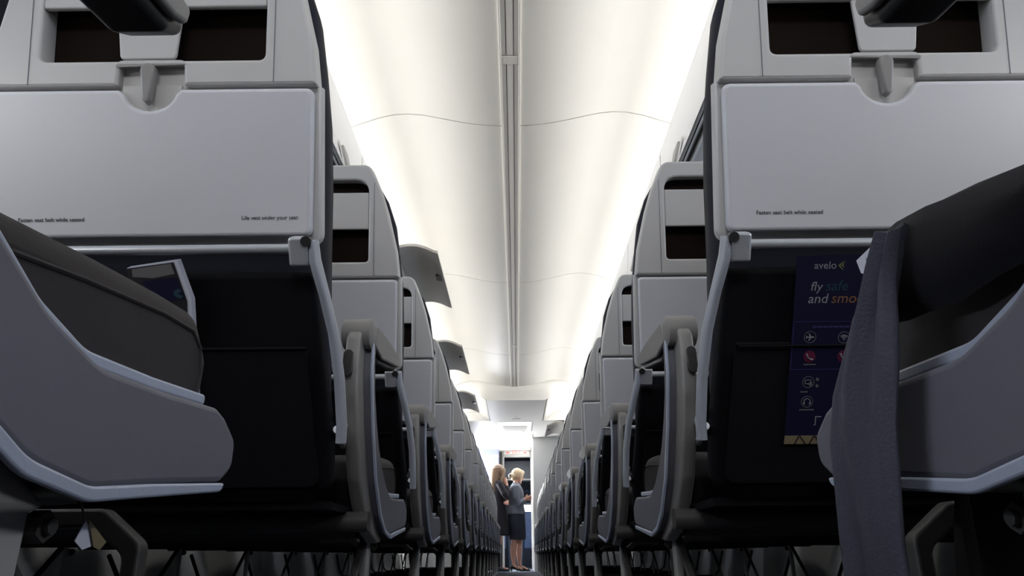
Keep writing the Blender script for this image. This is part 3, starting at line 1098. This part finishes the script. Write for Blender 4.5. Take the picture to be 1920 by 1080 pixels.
# --- white card peeping out beside the jacket
e3 = empty('paper_card', (.262, .462, .45), 'small white printed card poking out beside the black jacket', 'card')
sh = (.262, .462, .45)
fr = frame((.2635, 0, 0), (0, 1, 0), (0, 0, 1))
b = B(); b.prism([(.487, .4635), (.442, .4655), (.436, .452), (.468, .4425), (.484, .4515)], .0008, frame((.2625, 0, 0), (0, 1, 0), (0, 0, 1)) @ Matrix.Translation((0, 0, -.0004)), 0)
b.obj('card_sheet', M['paper'], e3, shift=sh)
for (ya_, za_, yb2, zb2) in ((.473, .4585, .452, .4620), (.470, .4535, .450, .4570), (.466, .4485, .452, .4510)):
    b = B(); b.prism([(ya_, za_), (yb2, zb2), (yb2, zb2 - .0012), (ya_, za_ - .0012)], .0004, frame((.2618, 0, 0), (0, 1, 0), (0, 0, 1)))
    b.obj('printed_line', M['greyp'], e3, shift=sh)

# --- jacket draped over the near right seat
def noise2(a, b_):
    return math.sin(a * 3.1 + b_ * 1.7) * .5 + math.sin(a * 7.3 - b_ * 4.1 + 1.3) * .3 + math.sin(a * 13.7 + b_ * 9.1 + .4) * .2


j = empty('jacket', (.33, .40, .452), 'black jacket with hanging grey sleeve draped over the near right seat', 'jacket')
sh = (.33, .40, .452)
# body: cloth folded over the cushion edge; rows run from the hanging hem up and over the cushion
b = B()
edge = [(.10, .405, .440), (.18, .400, .441), (.26, .398, .443), (.315, .399, .447), (.355, .402, .455), (.393, .400, .467), (.425, .404, .472), (.450, .407, .472), (.466, .410, .466)]
top, bot = [], []
rows = 12
secs_o, secs_i = [], []
for iy, (y, zlo, zhi) in enumerate(edge):
    o_, i_ = [], []
    prof = [(.262, zlo), (.258, zlo + .02), (.257, (zlo + zhi) / 2), (.259, zhi - .018), (.264, zhi - .006), (.275, zhi), (.31, zhi + .012), (.37, zhi + .022), (.45, zhi + .02), (.52, zhi + .012), (.56, .464)]
    for ip, (x, z) in enumerate(prof):
        d = .006 * noise2(iy * .8, ip * .6)
        o_.append(Vector((x - abs(d) * .6, y + d, z + d * (1 if ip > 4 else .3))))
        i_.append(Vector((x + .006, y + d, z - .006 + d * (1 if ip > 4 else .3))))
    secs_o.append(o_ + i_[::-1])
b.loft(secs_o)
jb = b.obj('jacket_body', M['jacket'], j, shift=sh, ang=60)
# hanging sleeve / lining flap: flattened tube with folds
b = B()
cp = [(.4130, .452, .010, .250), (.424, .435, .016, .247), (.437, .415, .021, .245), (.452, .392, .033, .243), (.470, .365, .045, .241), (.486, .330, .047, .240), (.493, .290, .045, .240), (.503, .250, .042, .241),
      (.510, .200, .041, .243), (.515, .15, .041, .246), (.520, .095, .040, .248)]
secs_ = []
for q, (yc, z, hw, x) in enumerate(cp):
    ring = []
    N_ = 28
    for a_ in range(N_):
        t = 2 * PI * a_ / N_
        fold = .0022 * math.sin(5 * t + q * .5) + .0015 * math.sin(3 * t - q * .8)
        ring.append(Vector((x - math.sin(t) * (.0085 + fold) - (.003 * math.sin(yc * 0 + math.cos(t) * 7 + q * .3)), yc + math.cos(t) * hw, z + .004 * math.sin(t * 2 + q))))
    secs_.append(ring)
b.loft(secs_)
b.obj('sleeve', M['lining'], j, shift=sh, ang=70)
# folds hanging below the side panel
b = B()
secs_ = []
for q, z in enumerate([.292, .27, .24, .20, .15, .10, .05, .012]):
    row_o, row_i = [], []
    for a_ in range(25):
        t = a_ / 24
        y = .30 - q * .004 + t * (.235 + q * .010)
        x = .325 + .012 * math.sin(t * 21 + q * .15) + .005 * math.sin(t * 47 + q * .3) - .01 * t
        row_o.append(Vector((x, y, z))); row_i.append(Vector((x + .004, y, z)))
    secs_.append(row_o + row_i[::-1])
b.loft(secs_)
tag(b.obj('hanging_cloth', M['olive'], shift=(.325, .40, .0)), 'dark olive cloth hanging in folds under the near right seat', 'cloth').location = (.325, .40, 0)

# --- paper tag under the near left seat
e4 = empty('paper_tag', (-.31, .50, .262), 'small white folded paper tag hanging under the near left seat', 'tag')
sh = (-.31, .50, .262)
b = B(); b.prism([(.495, .2745), (.521, .2610), (.510, .2585), (.498, .2555), (.4875, .2610)], .0006, frame((-.31, 0, 0), (0, 1, 0), (0, 0, 1)))
b.obj('tag_sheet', M['paper'], e4, shift=sh)
b = B(); b.prism([(.4955, .2755), (.5225, .2610), (.516, .2555), (.508, .2575)], .0006, frame((-.3135, 0, 0), (0, 1, .0), (0.02, 0, 1)))
b.obj('tag_fold', M['tan'], e4, shift=sh)
b = B(); b.tube([(-.31, .495, .274), (-.312, .492, .283), (-.315, .49, .292)], .0008, seg=6)
b.obj('tag_string', M['greyp'], e4, shift=sh)

# ================================================================== FLIGHT DECK BEYOND THE DOORWAY
e = empty('flight_deck', (0, 14.1, 0), 'dark flight deck with panels and bright windscreen beyond the open doorway', 'cockpit')
sh = (0, 14.1, 0)
def part(name, mt, *boxes, bev=.004):
    b = B()
    for x0, x1, y0, y1, z0, z1 in boxes:
        b.box(x0, x1, y0, y1, z0, z1, bev)
    return b.obj(name, M[mt], e, shift=sh)
part('overhead_panel', 'greyd', (-.60, .60, 13.45, 14.6, 1.62, 1.95))
part('panel_shelf', 'bulk', (-.55, .60, 13.44, 13.50, 1.585, 1.615))
part('equipment_rack', 'cock', (-.60, .05, 14.35, 14.5, .95, 1.58))
part('equipment_rack', 'cock', (.08, .60, 14.35, 14.5, 1.22, 1.58))
for x_, z_ in ((.10, 1.50), (.20, 1.46), (.12, 1.36), (.25, 1.38), (.18, 1.29), (-.10, 1.42), (-.2, 1.3)):
    b = B(); b.box(x_ - .035, x_ + .035, 14.33, 14.35, z_ - .02, z_ + .02, .004)
    b.obj('instrument_display', M['cockb'], e, shift=sh)
part('centre_pedestal', 'cock', (-.16, .10, 13.5, 14.4, 0, .62))
part('blue_seat', 'cockb', (-.52, -.20, 13.55, 13.70, .35, 1.10), (-.52, -.20, 13.70, 14.1, .35, .48), bev=.03)
part('blue_seat', 'cockb', (.12, .48, 13.62, 13.77, .35, 1.02), (.12, .48, 13.77, 14.1, .35, .48), bev=.03)
part('windscreen_frame', 'bulk', (-.65, .70, 14.9, 14.96, 1.12, 1.17), (-.65, .70, 14.9, 14.96, .80, .85), (-.02, .03, 14.9, 14.96, .85, 1.12))
b = B(); b.box(.06, .60, 14.45, 14.47, .86, 1.20, .01)
b.obj('windscreen_pane', M['glare'], e, shift=sh)
b = B(); b.box(-.60, -.10, 14.45, 14.47, .95, 1.18, .01)
b.obj('windscreen_pane', M['glare'], e, shift=sh)
b = B(); b.box(-1.7, 1.7, 15.2, 15.26, 0, 2.27)
struct(b.obj('wall_front', M['cock']), 'dark nose wall beyond the flight deck', 'wall')

# ================================================================== PEOPLE
def voxel(b, size, name, mt, parent, sh, smooth_it=2):
    """merge overlapping pieces into one continuous surface"""
    me = b.mesh('tmp_body', mt)
    o = bpy.data.objects.new('tmp_body', me)
    COL.objects.link(o)
    rm = o.modifiers.new('r', 'REMESH'); rm.mode = 'VOXEL'; rm.voxel_size = size; rm.use_smooth_shade = True
    sm = o.modifiers.new('s', 'SMOOTH'); sm.iterations = smooth_it; sm.factor = .5
    dg = bpy.context.evaluated_depsgraph_get()
    dg.update()
    m2 = bpy.data.meshes.new_from_object(o.evaluated_get(dg))
    bpy.data.objects.remove(o)
    for v in m2.vertices:
        v.co -= Vector(sh)
    m2.materials.clear(); m2.materials.append(mt)
    m2.polygons.foreach_set('use_smooth', [True] * len(m2.polygons))
    p = bpy.data.objects.new(name, m2)
    COL.objects.link(p); p.parent = parent
    return p


def hand(b, wrist, direction, palm_n, curl=.5, side=1):
    """palm, four fingers, thumb added to builder b"""
    W = Vector(wrist); D = Vector(direction).normalized(); Nn = Vector(palm_n)
    Nn = (Nn - D * Nn.dot(D)).normalized(); X_ = D.cross(Nn) * side
    b.tube([W - D * .01, W + D * .03, W + D * .075], [.024, .034, .036], seg=12, sx=.55, sy=1.0, up=Nn)
    for f_, ln in zip((-1.5, -.5, .5, 1.5), (.060, .072, .076, .066)):
        base = W + D * .07 + X_ * f_ * .019
        p1 = base + D * ln * .45 + Nn * ln * .10
        a = curl
        p2 = p1 + (D * math.cos(a) + Nn * math.sin(a)) * ln * .32
        p3 = p2 + (D * math.cos(a * 2) + Nn * math.sin(a * 2)) * ln * .26
        b.tube([base, p1, p2, p3], [.0095, .009, .0085, .007], seg=8)
    t0 = W + D * .025 + X_ * .028
    t1 = t0 + (D * .6 + X_ * .7 + Nn * .2) * .032
    t2 = t1 + (D * .9 + X_ * .25 + Nn * .4) * .030
    b.tube([t0, t1, t2], [.013, .011, .009], seg=8)


def head(b, c, yaw, pitch):
    """head facing local +x after yaw about z"""
    m = Matrix.Translation(c) @ Matrix.Rotation(yaw, 4, 'Z') @ Matrix.Rotation(pitch, 4, 'Y')
    b.ell((0, 0, .015), (.092, .073, .100), m=m)
    b.ell((.030, 0, -.045), (.058, .055, .062), m=m)
    b.ell((.072, 0, -.085), (.022, .026, .020), seg=10, rings=6, m=m)
    b.ell((.096, 0, -.012), (.016, .011, .024), seg=10, rings=6, m=m)
    b.ell((.084, 0, .030), (.012, .045, .012), seg=10, rings=6, m=m)
    for s_ in (-1, 1):
        b.ell((.0, s_ * .074, -.010), (.018, .010, .030), seg=10, rings=6, m=m)
    return m


def face(parent, m, sh):
    b = B()
    for s_ in (-1, 1):
        b.ell((.082, s_ * .030, .008), (.008, .014, .007), seg=8, rings=6, m=m)
    b.obj('eyes', M['eye'], parent, shift=sh)
    b = B(); b.ell((.088, 0, -.052), (.010, .022, .008), seg=8, rings=6, m=m)
    b.obj('mouth', M['lip'], parent, shift=sh)


# ---- blonde crew member in grey blazer, facing right
BX, BY = .0, 11.72
e = empty('person', (BX, BY, 0), 'person with tied-back blonde hair, grey blazer, dark skirt and black heels', 'person')
sh = (BX, BY, 0)
V = lambda x, y, z: Vector((BX + x, BY + y, z))
b = B()
hc = V(.015, 0, 1.475)
hm = head(b, hc, math.radians(12), math.radians(16))
b.tube([V(-.02, 0, 1.28), V(-.01, 0, 1.36), V(.0, 0, 1.43)], [.060, .050, .050], seg=14)
b.loft([[V(cx + rx * math.cos(t), ry * math.sin(t), z) for t in [2 * PI * q / 20 for q in range(20)]] for z, cx, rx, ry in
        ((.74, -.01, .09, .14), (.82, -.02, .115, .16), (.90, -.015, .11, .155), (1.0, 0, .085, .12), (1.12, .0, .10, .13), (1.24, -.01, .10, .15), (1.32, -.02, .07, .12), (1.345, -.02, .05, .06))])
for sy, fx in ((-.075, -.055), (.075, .035)):
    hipx = -.01
    b.tube([V(hipx, sy, .84), V(fx * .5 + .01, sy, .62), V(fx * .8, sy * .95, .46), V(fx - .012, sy * .9, .34), V(fx - .012, sy * .9, .22), V(fx - .005, sy * .9, .115), V(fx + .0, sy * .9, .085)],
           [.088, .070, .052, .052, .040, .029, .032], seg=14)
    b.tube([V(fx - .02, sy * .9, .075), V(fx + .06, sy * .9 - .01, .05), V(fx + .13, sy * .9 - .02, .022)], [.032, .034, .024], seg=12, sx=.8)
# arms: forward to the right, holding hands together
armp = [[V(-.02, -.175, 1.29), V(-.01, -.195, 1.12), V(.02, -.185, 1.02), V(.09, -.13, 1.06), V(.125, -.085, 1.10)],
        [V(-.02, .175, 1.29), V(.0, .195, 1.12), V(.04, .185, 1.02), V(.11, .12, 1.07), V(.125, .055, 1.11)]]
for ap in armp:
    b.tube(ap, [.050, .042, .038, .030, .023], seg=12)
hand(b, armp[0][-1], (.9, .25, .15), (0, .9, .3), .5, 1)
hand(b, armp[1][-1], (.9, -.25, .25), (0, -.9, .3), .6, -1)
body = voxel(b, .0055, 'body', M['skin'], e, sh)
face(e, hm, sh)
# blazer
b = B()
b.loft([[V(cx + rx * math.cos(t), ry * math.sin(t), z) for t in [2 * PI * q / 24 for q in range(24)]] for z, cx, rx, ry in
        ((.865, -.01, .148, .190), (.875, -.01, .150, .192), (.93, -.012, .142, .184), (1.01, -.005, .118, .160), (1.12, -.005, .122, .165), (1.22, -.012, .126, .175),
         (1.29, -.018, .105, .180), (1.335, -.018, .080, .130), (1.365, -.015, .060, .070))])
for ap in armp:
    b.tube([ap[0] + Vector((0, 0, .015))] + ap[1:4] + [ap[3].lerp(ap[4], .6)], [.062, .056, .052, .043, .038], seg=14)
voxel(b, .007, 'blazer', M['blazer'], e, sh, 3)
b = B(); b.tube([V(-.055, -.04, 1.365), V(-.065, 0, 1.37), V(-.055, .04, 1.365), V(.02, .055, 1.35), V(.055, .0, 1.32), V(.02, -.055, 1.35), V(-.055, -.04, 1.365)], .012, seg=8)
b.obj('scarf', M['skirt'], e, shift=sh)
# skirt
b = B()
b.loft([[V(cx + rx * math.cos(t), ry * math.sin(t), z) for t in [2 * PI * q / 24 for q in range(24)]] for z, cx, rx, ry in
        ((.475, .005, .125, .150), (.48, .005, .130, .155), (.60, .0, .140, .170), (.75, -.012, .148, .185), (.86, -.012, .138, .175), (.90, -.01, .12, .155))])
b.obj('skirt', M['skirt'], e, shift=sh)
# hair
b = B()
b.ell((-.018, 0, .040), (.102, .088, .098), m=hm)
b.ell((-.055, 0, -.010), (.062, .080, .080), m=hm)
b.ell((.045, 0, .085), (.055, .066, .040), m=hm)
b.ell((-.118, 0, -.020), (.040, .042, .042), m=hm)
for s_ in (-1, 1):
    b.tube([hm @ Vector((.06, s_ * .062, .07)), hm @ Vector((.055, s_ * .082, .02)), hm @ Vector((.048, s_ * .084, -.05)), hm @ Vector((.055, s_ * .074, -.09))], [.026, .022, .018, .008], seg=10)
voxel(b, .006, 'hair', M['hair_y'], e, sh, 2)
b = B()
b.ell((-.138, 0, -.020), (.020, .052, .030), m=hm)
b.obj('hair_clip', M['rubber'], e, shift=sh)
for sy, fx in ((-.0675, -.055), (.0675, .035)):
    b = B()
    b.loft([[V(fx + x + 0 * t, sy + w_ * math.cos(t) - .01 * (x > .05), max(.003, z + h_ * math.sin(t))) for t in [2 * PI * q / 14 for q in range(14)]] for x, z, w_, h_ in
            ((-.055, .085, .018, .020), (-.045, .078, .030, .028), (.0, .062, .036, .026), (.05, .040, .038, .026), (.10, .020, .040, .019), (.15, .014, .026, .012), (.168, .010, .010, .006))])
    b.tube([V(fx - .045, sy, .072), V(fx - .043, sy, .0)], [.018, .007], seg=10)
    b.obj('shoe', M['shoe'], e, shift=sh)

# ---- brown-haired person in a black coat
WX, WY = -.315, 11.62
e = empty('person', (WX, WY, 0), 'person with long brown hair in a dark coat behind the left seats', 'person')
sh = (WX, WY, 0)
V = lambda x, y, z: Vector((WX + x, WY + y, z))
b = B()
hm = head(b, V(.02, 0, 1.535), math.radians(35), math.radians(6))
b.tube([V(0, 0, 1.36), V(.0, 0, 1.42), V(.01, 0, 1.48)], [.062, .052, .052], seg=14)
b.loft([[V(cx + rx * math.cos(t), ry * math.sin(t), z) for t in [2 * PI * q / 20 for q in range(20)]] for z, cx, rx, ry in
        ((.80, 0, .10, .14), (.90, 0, .115, .16), (1.05, 0, .09, .125), (1.2, 0, .10, .135), (1.32, 0, .10, .15), (1.39, 0, .07, .11), (1.41, 0, .05, .06))])
for sy in (-.08, .08):
    b.tube([V(0, sy, .86), V(.01, sy, .66), V(.015, sy, .48), V(.0, sy, .34), V(.0, sy, .20), V(.0, sy, .09)], [.09, .072, .053, .052, .038, .034], seg=14)
    b.tube([V(-.03, sy, .045), V(.08, sy, .04), V(.16, sy, .03)], [.036, .038, .026], seg=12, sx=.8)
ar = [V(.03, -.17, 1.34), V(.11, -.20, 1.18), V(.145, -.185, 1.10), V(.165, -.13, 1.22), V(.150, -.09, 1.335)]
al = [V(.0, .17, 1.34), V(.04, .19, 1.16), V(.04, .17, 1.06), V(.09, -.02, 1.04), V(.125, -.13, 1.035)]
for ap in (ar, al):
    b.tube(ap, [.050, .042, .039, .030, .023], seg=12)
hand(b, ar[-1], (-.35, .35, .8), (.2, .6, 0), .6, 1)
hand(b, al[-1], (.55, -.8, .0), (-.6, -.3, .0), .5, -1)
voxel(b, .0055, 'body', M['skin'], e, sh)
face(e, hm, sh)
b = B()
b.loft([[V(cx + rx * math.cos(t), ry * math.sin(t), z) for t in [2 * PI * q / 24 for q in range(24)]] for z, cx, rx, ry in
        ((.54, .02, .165, .20), (.55, .02, .170, .205), (.75, .01, .158, .195), (.92, 0, .145, .185), (1.05, 0, .118, .16), (1.2, 0, .124, .165), (1.32, 0, .120, .175),
         (1.38, 0, .095, .15), (1.43, 0, .060, .07))])
for ap in (ar, al):
    b.tube([ap[0]] + ap[1:4] + [ap[3].lerp(ap[4], .7)], [.062, .055, .052, .042, .036], seg=14)
voxel(b, .007, 'coat', M['coat'], e, sh, 3)
b = B()
b.ell((-.015, 0, .030), (.104, .092, .104), m=hm)
b.loft([[V(cx + rx * math.cos(t), cy + ry * math.sin(t), z) for t in [2 * PI * q / 20 for q in range(20)]] for z, cx, cy, rx, ry in
        ((1.60, -.015, -.01, .09, .09), (1.50, -.04, -.02, .085, .10), (1.40, -.06, -.03, .080, .115), (1.28, -.07, -.04, .075, .120), (1.18, -.06, -.05, .060, .105), (1.08, -.05, -.06, .030, .06))])
for s_ in (-1, 1):
    b.tube([hm @ Vector((.05, s_ * .070, .06)), hm @ Vector((.035, s_ * .090, -.02)), hm @ Vector((.01, s_ * .098, -.11)), hm @ Vector((-.01, s_ * .10, -.22)), hm @ Vector((-.02, s_ * .09, -.33))], [.026, .030, .034, .034, .015], seg=10)
voxel(b, .006, 'hair', M['hair_b'], e, sh, 2)
for sy in (-.08, .08):
    b = B()
    b.tube([V(0, sy, .40), V(-.002, sy, .25), V(0, sy, .10), V(0, sy, .03)], [.060, .050, .042, .040], seg=14)
    b.loft([[V(x, sy + w_ * math.cos(t), max(.002, z + h_ * math.sin(t))) for t in [2 * PI * q / 14 for q in range(14)]] for x, z, w_, h_ in
            ((-.055, .03, .02, .028), (-.04, .04, .038, .042), (.03, .045, .042, .042), (.10, .03, .044, .028), (.17, .02, .030, .018), (.19, .015, .010, .008))])
    b.obj('boot', M['shoe'], e, shift=sh)
